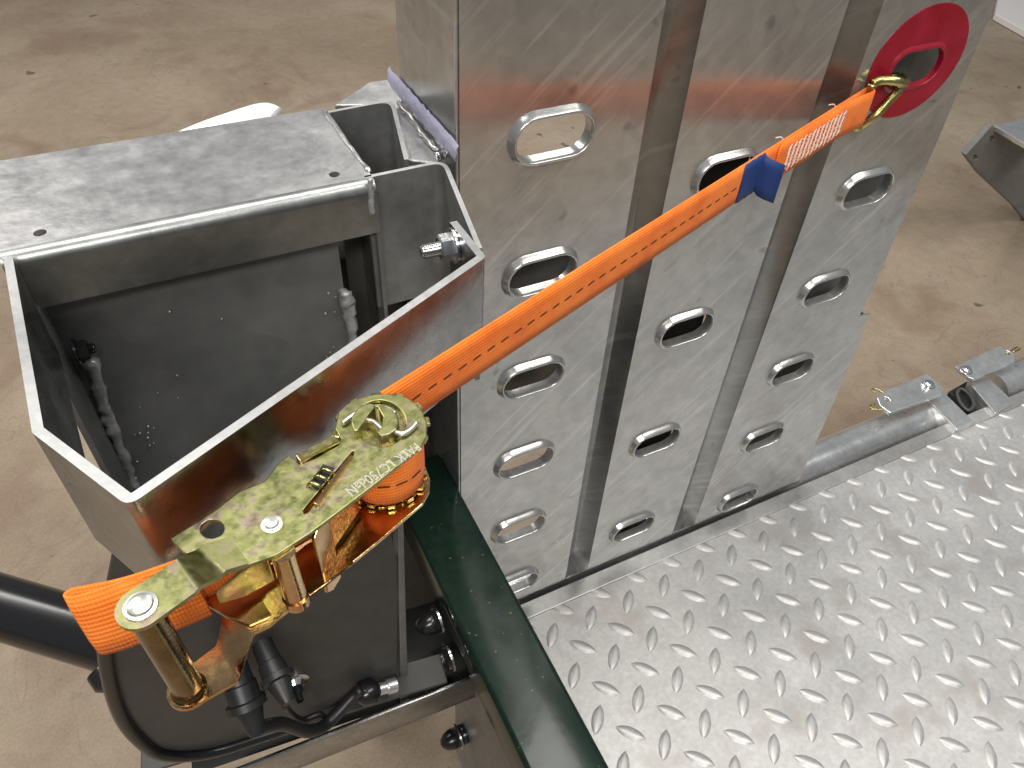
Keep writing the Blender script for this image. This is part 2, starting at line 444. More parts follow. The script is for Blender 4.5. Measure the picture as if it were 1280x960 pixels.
def cut_lug():
    b2 = lug_mesh(); mt = Matrix.Rotation(AA, 4, 'Z'); bmesh.ops.transform(b2, matrix=mt, verts=b2.verts)
    yc = DE - (.3855 + PITY)
    bmesh.ops.bisect_plane(b2, geom=b2.verts[:] + b2.edges[:] + b2.faces[:], plane_co=(0, yc, 0), plane_no=(0, 1, 0), clear_outer=True)
    es = [e for e in b2.edges if e.is_boundary and all(abs(v.co.y - yc) < 1e-5 for v in e.verts)]
    bmesh.ops.edgeloop_fill(b2, edges=es)
    me = bpy.data.meshes.new('tread_lug_sheared'); bmesh.ops.recalc_face_normals(b2, faces=b2.faces); b2.to_mesh(me); b2.free(); me.materials.append(M['deck']); return me
cutme = cut_lug()
for i in range(-6, 15):
    xa = .5970 + PIT * i + .0012
    if .25 < xa < 1.45: add_lug(xa, .3855 + PITY, 0, cutme)

# hinge tubes along the rear edge
def hinge_tube(x0, x1, r, c):
    bm = bmesh.new(); turned(bm, (x0, c[0], c[1]), (1, 0, 0), [(0, r * .8), (0, r), (x1 - x0, r), (x1 - x0, r * .8), (x1 - x0 - .012, r * .8)], 32)
    return link('hinge_tube', bm, M['tube'], TR, True)
bm = bmesh.new(); box(bm, (.90, .480, -.105), (1.40, .09, .08)); link('rear_beam', bm, M['dull'], TR)
hinge_tube(.23, 1.178, .035, (.5235, -.032))
hinge_tube(1.36, 1.75, .035, (.5235, -.032))
def flat_at(pix, z, th, name, m, parent, bevel=.001, holes=()):
    bm = bmesh.new(); fill_prism(bm, [PZ(x, y, z) for x, y in pix], (0, 0, -th), [[PZ(x, y, z) for x, y in h] for h in holes])
    return link(name, bm, m, parent, bevel=bevel)
def ell(cx_, cy_, rx, ry, n=14, rot=0):
    c, s = math.cos(rot), math.sin(rot)
    return [(cx_ + rx * math.cos(2 * math.pi * k / n) * c - ry * math.sin(2 * math.pi * k / n) * s, cy_ + rx * math.cos(2 * math.pi * k / n) * s + ry * math.sin(2 * math.pi * k / n) * c) for k in range(n)]
def lock(pix, hole, bolt, clips):
    lp = flat_at(pix, .030, .008, 'lock_plate', M['tube'], TR, .0015, [hole])
    c = PZ(*bolt, .030); bm = bmesh.new(); turned(bm, c, (0, 0, 1), [(0, .012), (.002, .012), (.002, .0095), (.007, .009), (.0095, .006), (.010, 0)], 18)
    link('bolt_head', bm, M['zinc'], lp, True)
    for q in clips:
        bm = bmesh.new(); tube(bm, smooth_path([PZ(x, y, .026) for x, y in q], 4), .0016, 8)
        link('spring_clip', bm, M['gold'], lp, 'all')
lock([(1096, 497), (1100, 507), (1113, 516), (1177, 493), (1181, 486), (1158, 467), (1107, 488)], ell(1108.5, 499, 4.5, 2.2, 10, .5), (1160, 482), [[(1112, 497), (1104, 491), (1095, 486), (1090, 487), (1094, 491)], [(1110, 512), (1100, 512), (1090, 511), (1087, 507), (1094, 505)]])
lock([(1194, 458), (1246, 433), (1252, 432), (1269, 443), (1268, 453), (1218, 474), (1210, 471)], ell(1260, 441, 4.5, 2.2, 10, .3), (1207, 464), [[(1258, 442), (1266, 437), (1272, 434), (1274, 437), (1266, 440)]])
for pix in ([(1160, 500), (1180, 490), (1218, 527), (1196, 537)], [(1210, 476), (1236, 472), (1268, 502), (1244, 517)]):
    flat_at(pix, .010, .05, 'hinge_lug', M['tube'], TR, .002)
# the latch set between the two lugs
bm = bmesh.new(); fill_prism(bm, [PZ(x, y, -.004) for x, y in ((1186, 489), (1209, 476), (1244, 512), (1221, 524))], (0, 0, -.05))
pk = link('latch_pocket', bm, M['black'], TR, bevel=.002)
bm = bmesh.new(); tube(bm, smooth_path([PZ(x, y, .002) for x, y in ((1196, 492), (1201, 486), (1212, 494), (1217, 506), (1210, 513), (1200, 503), (1196, 492))], 4), .0035, 8)
link('latch_loop', bm, M['dark'], pk, 'all')
for (x, y), r in (((1131, 519), .0075), ((1192, 531), .0085), ((1270, 460), .0075)):
    c = PZ(x, y, .0 if y > 520 else .002); c = PZ(x, y, -.004 if (x, y) == (1192, 531) else -.002)
    bm = bmesh.new(); turned(bm, c + Vector((0, 0, -.004)), (0, -.2, 1), [(0, r), (.005, r), (.008, r * .7), (.009, 0)], 14)
    link('bolt_head', bm, M['zinc'], TR, True)

# ================================================================= ramp
YR = .483; ZT = .96
RP = thing('loading_ramp', 'upright galvanised loading ramp with rows of slots and two pressed grooves', 'ramp')
XS = [.2075, .372, .375, .392, .410, .561, .564, .584, .603, .778]
COLS = {.2855: [.719, .588, .457, .327, .196, .062], .4745: [.646, .459, .272, .083], .6785: [.586, .452, .318, .183, .040]}
SPEC = (.6785, .716)
HL, HH = .0385, .0222
bm = bmesh.new()
def flat_strip(x0, x1, slots, right_edge=None):
    ol = [Vector((x0, YR, .010)), Vector((x1, YR, .010))]
    ol += right_edge or []
    ol += [Vector((x1 if not right_edge else .752, YR, ZT)), Vector((x0, YR, ZT))]
    fill_prism(bm, ol, (0, .003, 0), [stadium((sx, YR, sz), HL, HH) for sx, sz in slots])
flat_strip(XS[0], XS[1], [(.2855, z) for z in COLS[.2855]])
flat_strip(XS[4], XS[5], [(.4745, z) for z in COLS[.4745]])
slots3 = [(.6785, z) for z in COLS[.6785]] + [SPEC]
flat_strip(XS[8], .816, slots3, [Vector((.806, YR, .22)), Vector((.800, YR, .300)), Vector((.792, YR, .375)), Vector((.772, YR, .378)), Vector((.772, YR, .45)), Vector((.765, YR, .62)), Vector((.757, YR, .74))])
panel = link('ramp_panel', bm, M['ramp'], RP)
# pressed grooves (sheet with thickness, closed at the foot)
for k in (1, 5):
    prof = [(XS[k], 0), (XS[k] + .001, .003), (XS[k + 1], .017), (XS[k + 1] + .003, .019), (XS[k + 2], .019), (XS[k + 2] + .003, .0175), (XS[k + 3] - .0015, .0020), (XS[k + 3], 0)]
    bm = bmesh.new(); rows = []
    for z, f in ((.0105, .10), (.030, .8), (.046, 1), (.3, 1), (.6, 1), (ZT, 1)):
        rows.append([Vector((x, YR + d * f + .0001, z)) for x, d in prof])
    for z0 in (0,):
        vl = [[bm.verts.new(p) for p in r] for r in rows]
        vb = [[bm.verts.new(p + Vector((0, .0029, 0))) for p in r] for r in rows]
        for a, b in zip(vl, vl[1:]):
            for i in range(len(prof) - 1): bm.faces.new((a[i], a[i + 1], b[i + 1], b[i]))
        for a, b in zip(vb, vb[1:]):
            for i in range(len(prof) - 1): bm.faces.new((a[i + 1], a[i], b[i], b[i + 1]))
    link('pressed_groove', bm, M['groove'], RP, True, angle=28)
# rolled foot
bm = bmesh.new(); rr = .016; lo = []
for i in range(9):
    a = math.pi * .62 * i / 8
    lo.append((YR + rr * (1 - math.cos(a)), .0098 - rr * math.sin(a)))
for xa, xb in ((.2075, .816),):
    A = [bm.verts.new((xa, y, z)) for y, z in lo]; B = [bm.verts.new((xb, y, z)) for y, z in lo]
    for i in range(8): bm.faces.new((A[i], B[i], B[i + 1], A[i + 1]))
link('rolled_foot', bm, M['ramp'], RP, 'all')
# slot lips, pressed proud towards the deck side
def lip(dx_=HL, dh=HH):
    bm = bmesh.new()
    prof = [(-.0012, .0005), (.0004, -.0020), (.0022, -.0056), (.0032, -.0066), (.0043, -.0064), (.0050, -.0054), (.0052, -.002), (.0053, .006)]
    loops = [[Vector((p.x, d, p.z)) for p in stadium((0, 0, 0), dx_ - i, dh - i, 10)] for i, d in prof]
    loft(bm, loops); return bm
l0 = link('slot_lip', lip(), M['ramp'], RP, 'all'); l0.location = (.2855, YR, .719)
for x, zs in COLS.items():
    for z in zs:
        if (x, z) == (.2855, .719): continue
        o = l0.copy(); COL.objects.link(o); o.parent = RP; o.location = (x, YR, z)
# red painted disc round the hook slot, and its red lip
bm = bmesh.new(); c = (.6785, YR - .0006, .7205)
ol = [Vector((.6785 + .061 * math.cos(2 * math.pi * k / 48), YR - .0008, .7205 + .0535 * math.sin(2 * math.pi * k / 48))) for k in range(48)]
fill_prism(bm, ol, (0, .0007, 0), [stadium((SPEC[0], YR - .0008, SPEC[1]), HL - .0005, HH - .0005)])
disc = link('painted_disc', bm, M['red'], RP); disc['label'] = 'red painted disc around the hook slot'
bm = lip()
for v in bm.verts: v.co.y *= .55
o = link('slot_lip', bm, M['red'], RP, 'all'); o.location = (SPEC[0], YR, SPEC[1]); o['label'] = 'red painted slot lip holding the hook'
# returned side flanges
bm = bmesh.new(); box(bm, (.2060, YR + .060, .49), (.0028, .118, .94)); link('side_flange', bm, M['ramp'], RP, bevel=.001)
bm = bmesh.new()
for (za, xa), (zb, xb) in zip([(.036, .816), (.22, .806), (.375, .792)], [(.22, .806), (.375, .792)]):
    pass
fill_prism(bm, [Vector((.8145, YR + .0032, .04)), Vector((.791, YR + .0032, .372)), Vector((.791, YR + .02, .372)), Vector((.8145, YR + .02, .04))], (-.002, 0, 0))
link('side_return', bm, M['ramp'], RP)
# what stands behind the slots: middle box tube and the right hand backing sheet
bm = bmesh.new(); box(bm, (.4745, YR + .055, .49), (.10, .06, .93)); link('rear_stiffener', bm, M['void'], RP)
bm = bmesh.new(); box(bm, (.700, YR + .040, .49), (.175, .003, .93)); link('backing_sheet', bm, M['dull'], RP)
bm = bmesh.new(); box(bm, (.2855, YR + .055, .545), (.135, .025, .10)); link('cross_member', bm, M['dull'], RP)
bm = bmesh.new(); box(bm, (.2855, YR + .050, .390), (.135, .025, .10)); link('cross_member', bm, M['bracket'], RP)

# ================================================================= steel bracket (open box of bent plate)
H = .710
BR = thing('steel_bracket', 'open galvanised bracket of bent plate with flat top beam and bolts inside', 'bracket')
ZF = [.711, .724, .731, .727, .722]
fA = [Vector((p.x, p.y)) for p in (PZ(4, 322, ZF[0]), PZ(40, 541, ZF[1]), PZ(160, 633, ZF[2]), PZ(608, 321, ZF[3]), PZ(571, 276, ZF[4]))]
bent_wall('front_wall', fA, [.006, .006, .007], .638, ZF, .0050, M['bracket'], BR, .0007, side=1)
# right channel walls
ch = [Vector((p.x, p.y)) for p in (PZ(455, 220, H), PZ(557, 199, H), PZ(603, 310, H))]
bent_wall('channel_wall', ch, [.012], .59, H, .0035, M['channel'], BR, .0006, side=-1)
ub = [Vector((p.x, p.y)) for p in (PZ(408, 139, H), PZ(492, 123, H), PZ(511, 199, H))]
bent_wall('channel_wall', ub, [.014], .52, H, .0035, M['channel'], BR, .0006, side=-1)
# left side of the pocket: the beam's end
bm = bmesh.new(); fill_prism(bm, [PZ(x, y, H - .002) for x, y in ((412, 140), (462, 216), (455, 218), (404, 141))], (0, 0, -.16))
link('web_plate', bm, M['bracket'], BR)
# top beam: angle with a rounded front bend
tb = [PZ(x, y, H) for x, y in ((-60, 206), (395, 136), (412, 139), (462, 217), (3, 321), (-60, 334))]
yb = .612; 
bm = bmesh.new()
xl0, xr0 = -.1005, .1415
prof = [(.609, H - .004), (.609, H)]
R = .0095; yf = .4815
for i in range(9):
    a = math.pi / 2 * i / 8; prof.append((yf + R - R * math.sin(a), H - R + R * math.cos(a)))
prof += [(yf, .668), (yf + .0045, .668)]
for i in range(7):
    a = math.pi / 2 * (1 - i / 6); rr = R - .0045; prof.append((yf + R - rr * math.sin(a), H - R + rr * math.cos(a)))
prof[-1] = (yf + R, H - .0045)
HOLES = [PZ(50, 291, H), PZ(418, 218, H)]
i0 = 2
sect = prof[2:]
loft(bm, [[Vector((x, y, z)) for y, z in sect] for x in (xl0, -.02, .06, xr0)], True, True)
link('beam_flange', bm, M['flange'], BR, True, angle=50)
bm = bmesh.new()
yt = yf + R
fill_prism(bm, [Vector((xl0, yt, H)), Vector((xr0, yt, H)), Vector((xr0, .609, H)), Vector((xl0, .609, H))], (0, 0, -.0045), [circ((c.x, max(c.y, yt + .0046), H), .0040, 18) for c in HOLES])
tbm = link('top_beam', bm, M['top'], BR)
# back plate, inner bar, their weld
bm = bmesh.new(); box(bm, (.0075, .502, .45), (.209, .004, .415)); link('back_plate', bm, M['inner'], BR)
bm = bmesh.new(); box(bm, (-.015, .430, .430), (.14, .135, .004)); link('floor_light_block', bm, M['dark'], BR)  # unseen dark plate, added to block light and reflections from the floor
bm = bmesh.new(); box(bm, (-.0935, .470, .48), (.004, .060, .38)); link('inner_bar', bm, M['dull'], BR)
bm = bmesh.new(); box(bm, (-.097, .4965, .690), (.004, .027, .036)); link('end_plate', bm, M['top'], BR, bevel=.001)
bm = bmesh.new(); box(bm, (.1315, .530, .575), (.0150, .004, .22)); link('inner_bar', bm, M['dark'], BR)  # dark sheet put in for the shaded void beside the back plate
bm = bmesh.new(); box(bm, (.1405, .5055, .585), (.003, .045, .19)); link('inner_bar', bm, M['dull'], BR)
weld('weld_bead', [PY(112, 448, .497), PY(125, 490, .497), PY(137, 530, .497), PY(158, 580, .497), PY(172, 618, .497)], .0052, M['weld'], BR, 1)
weld('weld_bead', [PY(430, 362, .497), PY(437, 395, .497), PY(443, 440, .497), PY(448, 480, .497)], .0058, M['weld'], BR, 2)
weld('weld_bead', [PY(462, 222, .481), PY(464, 245, .481), PY(466, 268, .481)], .0022, M['weld'], BR, 3)
weld('weld_bead', [PZ(404, 140, H), PZ(436, 182, H), PZ(462, 216, H)], .0022, M['top'], BR, 4)
rng = random.Random(11); bm = bmesh.new()
for k in range(26):
    q = PY(rng.uniform(168, 205), rng.uniform(480, 600), .4985) if k < 12 else PY(rng.uniform(405, 424), rng.uniform(360, 455), .4985) if k < 22 else PY(rng.uniform(200, 320), rng.uniform(380, 540), .4985)
    r_ = bmesh.ops.create_icosphere(bm, subdivisions=1, radius=rng.uniform(.0006, .0014)); bmesh.ops.translate(bm, vec=q, verts=r_['verts'])
sp_ = link('weld_spatter', bm, M['weld'], BR, 'all'); sp_['kind'] = 'stuff'
# hex bolt through the front wall's tab
def bolt(base, axis, name='hex_bolt', m=None, s=1.0, stud=.016, thread=True):
    m = m or M['zinc']; axis = Vector(axis).normalized()
    bm = bmesh.new(); turned(bm, base, axis, [(0, .0105 * s), (.0016 * s, .0105 * s), (.0018 * s, .0098 * s)], 24)
    wsh = link('washer', bm, m, BR, True)
    bm = bmesh.new(); turned(bm, base + axis * .0016 * s, axis, [(0, .0072 * s), (.0005, .0078 * s), (.0066 * s, .0078 * s), (.0076 * s, .0066 * s)], 6)
    nut = link(name, bm, m, BR)
    prof = []; d = 0.006 * s
    while d < stud * s:
        prof += [(d, .0043 * s), (d + .0006 * s, .0037 * s)]; d += .0012 * s
    prof += [(d, .0036 * s), (d + .0008 * s, .0028 * s)]
    bm = bmesh.new(); turned(bm, base, axis, prof, 16); link('threaded_stud', bm, m, nut, True)
tabdir = (fA[4] - fA[3]).normalized(); tn = Vector((tabdir.y, -tabdir.x, 0)); tn = tn if tn.x < 0 else -tn
tb0 = PZ(582, 297, H - .013)
tpos = fA[3] + (fA[4] - fA[3]) * .82
bolt(Vector((tpos.x, tpos.y, ZF[4] - .012)) + tn * .0053, tn, 'hex_nut', M['zinc'], 1.15, .019)
lw = fA[0] + (fA[1] - fA[0]) * .30
bolt(PX(94, 440, -.0855), (1, 0, -.05), 'hex_nut', M['satin'], .95, .013)
# gusset welded to the ramp's side
bm = bmesh.new(); fill_prism(bm, [PZ(x, y, .704) for x, y in ((418, 131), (462, 102), (486, 99), (520, 143), (556, 190), (560, 199), (540, 203), (505, 199), (492, 130))], (0, 0, -.005))
link('gusset_plate', bm, M['top'], BR, bevel=.001)
bm = bmesh.new(); rows = []
sw = [PX(488, 95, .2035), PX(574, 192, .2035)]; sdir = (sw[1] - sw[0]); sper = Vector((0, sdir.z, -sdir.y)).normalized()
sper = sper if sper.z > 0 else -sper
for k in range(41):
    q = sw[0] + sdir * k / 40
    jl, jr = noise.noise(q * 300) * .0022, noise.noise(q * 260 + Vector((9, 0, 0))) * .0022
    row = []
    for m_ in range(7):
        f = m_ / 6; hgt = .0026 * math.sin(math.pi * f) ** .6 * (1 + .8 * noise.noise(q * 230 + Vector((0, 0, m_)))) + .0002
        row.append(bm.verts.new(q + sper * ((-.0095 + jl) * (1 - f) + (.0070 + jr) * f) - Vector((hgt, 0, 0))))
    rows.append(row)
for a, b in zip(rows, rows[1:]):
    for m_ in range(6): bm.faces.new((a[m_], a[m_ + 1], b[m_ + 1], b[m_]))
sp = link('sprayed_weld', bm, M['lavender'], BR, 'all'); sp['label'] = 'weld strip sprayed with pale lavender zinc paint'
weld('weld_bead', [PZ(497, 128, .707), PZ(512, 145, .707), PZ(530, 170, .707), PZ(548, 188, .707)], .0026, M['top'], BR, 5)
weld('weld_bead', [PZ(545, 196, .708), PZ(560, 190, .710), PZ(574, 197, .708)], .005, M['zinc'], BR, 6)
# pale rounded tab behind the beam
bm = bmesh.new(); tube(bm, smooth_path([Vector((-.02, .640, .664)), Vector((.035, .645, .680)), Vector((.075, .648, .687)), Vector((.098, .650, .689)), Vector((.105, .646, .687))], 5), .0135, 14, True)
tb_ = link('rounded_tab', bm, M['litzinc'], BR, 'all'); tb_['label'] = 'rounded tab behind the top beam, coloured as brightly lit'

# ================================================================= green rail
GR = thing('green_rail', 'dark green painted steel rail with glossy enamel beside the chequer plate', 'rail')
GZ = .32; gx0, gx1, gy0, gy1 = .1385, .2035, -.12, .535
sec = []
for (cx_, cz_, a0) in ((gx1 - .005, GZ - .005, 0), (gx0 + .005, GZ - .005, 90), (gx0 + .005, GZ - .055, 180), (gx1 - .005, GZ - .055, 270)):
    for k in range(5):
        a = math.radians(a0 + 90 * k / 4); sec.append((cx_ + .005 * math.cos(a), cz_ + .005 * math.sin(a)))
bm = bmesh.new(); loft(bm, [[Vector((x, y, z)) for x, z in sec] for y in [gy0 + (gy1 - gy0) * k / 8 for k in range(9)]], True, True)
link('rail_tube', bm, M['green'], GR, True, angle=40)
bm = bmesh.new(); fill_prism(bm, [Vector((.1375, .335 + p.x, .290 + p.z)) for p in stadium((0, 0, 0), .040, .010)], (.004, 0, 0)); link('slot', bm, M['void'], GR)
bm = bmesh.new(); fill_prism(bm, [Vector((.1500, y, z)) for y, z in ((.10, .262), (.372, .262), (.372, -.12), (.10, -.12))], (.005, 0, 0)); link('mount_plate', bm, M['dull'], GR, bevel=.001)
def cap_nut(x, y, xx, both=False):
    c = PX(x, y, xx)
    bm = bmesh.new(); turned(bm, c, (1, 0, 0), [(0, .0155), (.0022, .0155)], 20); r = link('washer', bm, M['zinc'], GR, True)
    bm = bmesh.new(); turned(bm, c, (-1, 0, 0), [(0, .0125), (.009, .0120), (.016, .0095), (.021, .005), (.0225, 0)], 20); link('cap_nut', bm, M['satin'], GR, 'all')
    if both:
        bm = bmesh.new(); turned(bm, c + Vector((.0022, 0, 0)), (1, 0, 0), [(0, .0125), (.009, .0120), (.016, .0095), (.021, .005), (.0225, 0)], 20); link('cap_nut', bm, M['satin'], GR, 'all')
cap_nut(560, 822, .1290); cap_nut(562, 866, .1290); cap_nut(546, 775, .1290); cap_nut(572, 921, .139, True)

# ================================================================= lamp housing under the bracket
LB = thing('lamp_housing', 'dark sheet housing with rounded rubber edged corner under the bracket', 'housing')
YL = .330
cor = [PY(x, y, YL) for x, y in ((128, 760), (132, 835), (150, 893), (176, 925), (205, 942), (260, 940), (330, 920), (430, 885), (497, 868), (497, 700))] + [Vector((.075, YL, .618)), Vector((-.075, YL, .618))]  # top carried up unseen behind the front wall to block floor reflections
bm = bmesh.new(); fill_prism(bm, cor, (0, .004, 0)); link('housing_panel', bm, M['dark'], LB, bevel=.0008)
bm = bmesh.new(); tube(bm, smooth_path([PY(x, y, YL - .002) for x, y in ((128, 760), (134, 838), (151, 895), (177, 928), (206, 944), (262, 941), (330, 920), (400, 897))], 6), .0052, 10)
link('edge_rubber', bm, M['satin'], LB, 'all')
bm = bmesh.new(); fill_prism(bm, [PY(x, y, YL - .001) for x, y in ((497, 640), (504, 640), (511, 878), (501, 880))], (0, .012, 0)); link('panel_edge', bm, M['dull'], LB, bevel=.0008)
bm = bmesh.new(); box(bm, (.128, .590, .10), (.146, .060, .99)); link('shade_infill', bm, M['dark'], LB, bevel=.003)  # dark block added to stand in for shade behind the rail, no real post
# lower rails
zr = .272
def rail(pa, pb, z, hgt, dep, name, m):
    a, b = PZ(*pa, z), PZ(*pb, z)
    d = (b - a).normalized(); nrm = Vector((-d.y, d.x, 0))
    bm = bmesh.new(); fill_prism(bm, [a, b, b + nrm * dep, a + nrm * dep], (0, 0, -hgt)); link(name, bm, m, LB, True, bevel=.003)
rail((175, 968), (560, 852), .268, .004, .030, 'lower_rail', M['dark'])
rail((290, 968), (625, 835), .232, .05, .006, 'lower_rail', M['bracket'])
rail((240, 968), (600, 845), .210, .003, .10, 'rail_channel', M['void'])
# bolt, glands
c = PY(368, 852, YL)
bm = bmesh.new(); turned(bm, c, (0, -1, 0), [(0, .0125), (.0016, .0125), (.0020, .008), (.0045, .0065), (.006, .0055)], 18); link('washer', bm, M['zinc'], LB, True)
bm = bmesh.new(); turned(bm, c, (0, -1, 0), [(.004, .0052), (.010, .0052), (.012, .0032), (.019, .0030)], 12); link('bolt_end', bm, M['satin'], LB, True)
def gland(px, py, dirpx, s=1.0):
    a = PY(px, py, YL - .012); b = PY(*dirpx, YL - .045)
    ax = (b - a).normalized()
    bm = bmesh.new(); turned(bm, a, ax, [(0, .0105 * s), (.022 * s, .0115 * s), (.023 * s, .0128 * s), (.036 * s, .0135 * s), (.037 * s, .0165 * s), (.043 * s, .0165 * s), (.044 * s, .0120 * s), (.060 * s, .0080 * s), (.066 * s, .006 * s)], 16)
    link('cable_gland', bm, M['black'], LB, True)
    return a + ax * .062 * s
g1 = gland(289, 822, (312, 890), .9)
g2 = gland(327, 803, (350, 855), .75)
# cables: loose things
bm = bmesh.new(); tube(bm, smooth_path([g1, PY(352, 905, YL - .040), PY(384, 914, YL - .034), PY(408, 905, YL - .022), PY(440, 872, YL - .012), PY(452, 862, YL - .012)], 8), .0056, 10)
tag(link('power_cable', bm, M['black'], None, 'all'), 'thick black cable curving from the front gland to the white plug', 'cable')
bm = bmesh.new(); tube(bm, smooth_path([g2, PY(358, 885, YL - .022), PY(376, 900, YL - .016), PY(400, 893, YL - .014), PY(408, 903, YL - .014)], 8), .0030, 8)
tag(link('power_cable', bm, M['black'], None, 'all'), 'thin black cable looping down from the rear gland', 'cable')
PLG = thing('cable_plug', 'black angled plug with white stub at the dark housing edge', 'plug')
a = PY(458, 866, YL - .012); b = PY(494, 856, YL - .012)
bm = bmesh.new(); turned(bm, a, b - a, [(-.010, .006), (-.004, .011), (.006, .012), (.010, .009)], 14); link('plug_body', bm, M['satin'], PLG, 'all')
bm = bmesh.new(); turned(bm, a + (b - a) * .42, b - a, [(0, .0058), (.008, .0058), (.008, .0072), (.017, .0072)], 14); link('white_stub', bm, M['tube'], PLG, True)
# black pipe to the left
bm = bmesh.new(); pa, pb = PZ(-40, 746, .30), PZ(180, 812, .30)
tube(bm, [pa + (pa - pb), pa, pb], .030, 24)
tag(link('black_pipe', bm, M['satin'], None, True), 'thick black pipe reaching in from the left behind the strap tail', 'pipe')
bm = bmesh.new(); turned(bm, PZ(128, 838, .36), (.3, -.8, -.2), [(0, .013), (.012, .013), (.016, .009), (.02, 0)], 16)
tag(link('end_cap', bm, M['satin'], None, True), 'small black cap at the end of the thick pipe', 'cap')

# ================================================================= ratchet strap
RS = thing('ratchet_strap', 'orange ratchet strap with yellow zinc ratchet, hooked into the ramp', 'ratchet strap')
ZP = .713                                       # upper face of the frame's upper side plate
T = .0022
def plate(name, pix, z, th, m, holes=(), parent=RS, bevel=.0005):
    bm = bmesh.new(); fill_prism(bm, [PZ(x, y, z) for x, y in pix], (0, 0, -th), [[PZ(x, y, z) for x, y in h] for h in holes])
    return link(name, bm, m, parent, bevel=bevel)
SP = PZ(476, 529, ZP); SC = Vector((SP.x, SP.y))
up_pix = [(213, 673), (262, 643), (300, 614), (330, 602), (350, 577), (361, 569), (375, 580), (394, 573), (423, 556), (426, 548), (419, 536), (423, 515), (432, 506), (446, 499), (462, 494), (480, 492), (500, 493), (516, 501), (528, 514), (534, 530), (533, 545), (524, 561), (505, 576), (470, 604), (432, 633), (388, 666), (345, 694), (310, 706), (285, 716), (255, 706), (229, 690)]
slot_pix = [(379, 637), (440, 564), (443, 563), (442, 568), (432, 581), (384, 641), (380, 642)]
fp = plate('frame_plate', up_pix, ZP, T, M['olive'], [ell(265, 661, 15.5, 11.5, 18, -.1), ell(476, 529, 32, 29, 28, .2), slot_pix])
# lower frame plate, same outline shifted down the spindle axis
z2 = ZP - .0445
low_pix = [(x, y) for x, y in up_pix]
bm = bmesh.new(); fill_prism(bm, [Vector((PZ(x, y, ZP).x, PZ(x, y, ZP).y, z2)) for x, y in up_pix], (0, 0, -T)); link('frame_plate', bm, M['copper'], RS, bevel=.0005)
# handle side plates, flared outwards towards the grip
GP = Vector((-.0510, .1905))
def handle(zs, zg, m, sgn):
    zr_ = .7275
    ax = Vector((SC.x - GP.x, SC.y - GP.y)).normalized(); ay = Vector((-ax.y, ax.x))
    def pl(u, v): return Vector((GP.x, GP.y)) + ax * u + ay * v
    rows = []
    for k in range(7):
        a = math.radians(90 + 15 * k); rows.append((pl(-.0094 * math.sin(a - math.pi / 2), .0094 * math.sin(a)), pl(-.0094 * math.sin(a - math.pi / 2), -.0094 * math.sin(a)), zg))
    rows = rows[::-1]
    for (up_, lo_, zu, zz) in (*[((218 + 36 * t, 702 - 18 * t), (243 + 41 * t, 741 - 25 * t), zr_ + (ZP - zr_) * t, zg + (zs - zg) * (t * t * (3 - 2 * t))) for t in (0, .12, .28, .5, .72, .88, 1)], ((282, 674), (306, 707), ZP, zs - (.0014 if sgn > 0 else .0005) * sgn), ((304, 666), (322, 700), ZP, zs - .0036 * sgn), *([((345, 630), (372, 664), ZP, zs + .0036), ((392, 594), (424, 630), ZP, zs + .0036)] if sgn < 0 else [])):
        if sgn < 0: lo_ = (lo_[0] + 6, lo_[1] + 7)     # the lower cheek is cut wider
        a, b = PZ(*up_, zu), PZ(*lo_, zu); rows.append((a, b, zz))
    bm = bmesh.new()
    vt = [[bm.verts.new((a.x, a.y, z)), bm.verts.new((b.x, b.y, z))] for a, b, z in rows]
    vb = [[bm.verts.new((a.x, a.y, z - T)), bm.verts.new((b.x, b.y, z - T))] for a, b, z in rows]
    for a, b in zip(vt, vt[1:]): bm.faces.new((a[0], a[1], b[1], b[0]))
    for a, b in zip(vb, vb[1:]): bm.faces.new((a[1], a[0], b[0], b[1]))
    for i in range(len(rows) - 1):
        for k in (0, 1): bm.faces.new((vt[i][k], vt[i + 1][k], vb[i + 1][k], vb[i][k]))
    bm.faces.new((vt[0][0], vb[0][0], vb[0][1], vt[0][1])); bm.faces.new((vt[-1][0], vt[-1][1], vb[-1][1], vb[-1][0]))
    bmesh.ops.remove_doubles(bm, verts=bm.verts, dist=.0002)
    return link('handle_plate', bm, m, RS, True, angle=30)
handle(ZP + .0022, .7275, M['olive'], 1); handle(z2 - .0024, .655, M['copper'], -1)
bm = bmesh.new(); turned(bm, V3(GP, .6553), (0, 0, 1), [(0, .0078), (.0022, .0072), (.003, .0066), (.0705, .0066)], 28); link('grip', bm, M['grip'], RS, True)
bm = bmesh.new(); turned(bm, V3(GP, .7276), (0, 0, 1), [(0, .0064), (.0006, .0063), (.0009, .0050), (.0020, .0046), (.0027, .0030), (.0029, 0)], 24); link('rivet', bm, M['rivet'], RS, True)
c = PZ(340, 656, ZP); bm = bmesh.new(); turned(bm, c, (0, 0, 1), [(0, .0048), (.0006, .0047), (.0009, .0031), (.0022, .0028), (.0025, 0)], 18); link('rivet', bm, M['rivet'], RS, True)
# cross bar behind that rivet, and the pawl lever beside it
c2 = PZ(352, 686, ZP); bm = bmesh.new(); turned(bm, V3(c2, z2), (0, 0, 1), [(0, .0062), (.006, .0062), (.006, .0054), (.0425, .0054)], 18); link('cross_bar', bm, M['copper'], RS, True)
pl = PZ(392, 668, ZP - .006)
bm = bmesh.new(); d_ = (SC - Vector((pl.x, pl.y))).normalized()
fill_prism(bm, [V3((pl.x, pl.y), z) + Vector((d_.x, d_.y, 0)) * u for u, z in ((0, .703), (.004, .706), (.010, .706), (.013, .700), (.013, .652), (.004, .652), (0, .656))], (-d_.y * .0022, d_.x * .0022, 0)); link('pawl_lever', bm, M['copper'], RS, bevel=.0006)
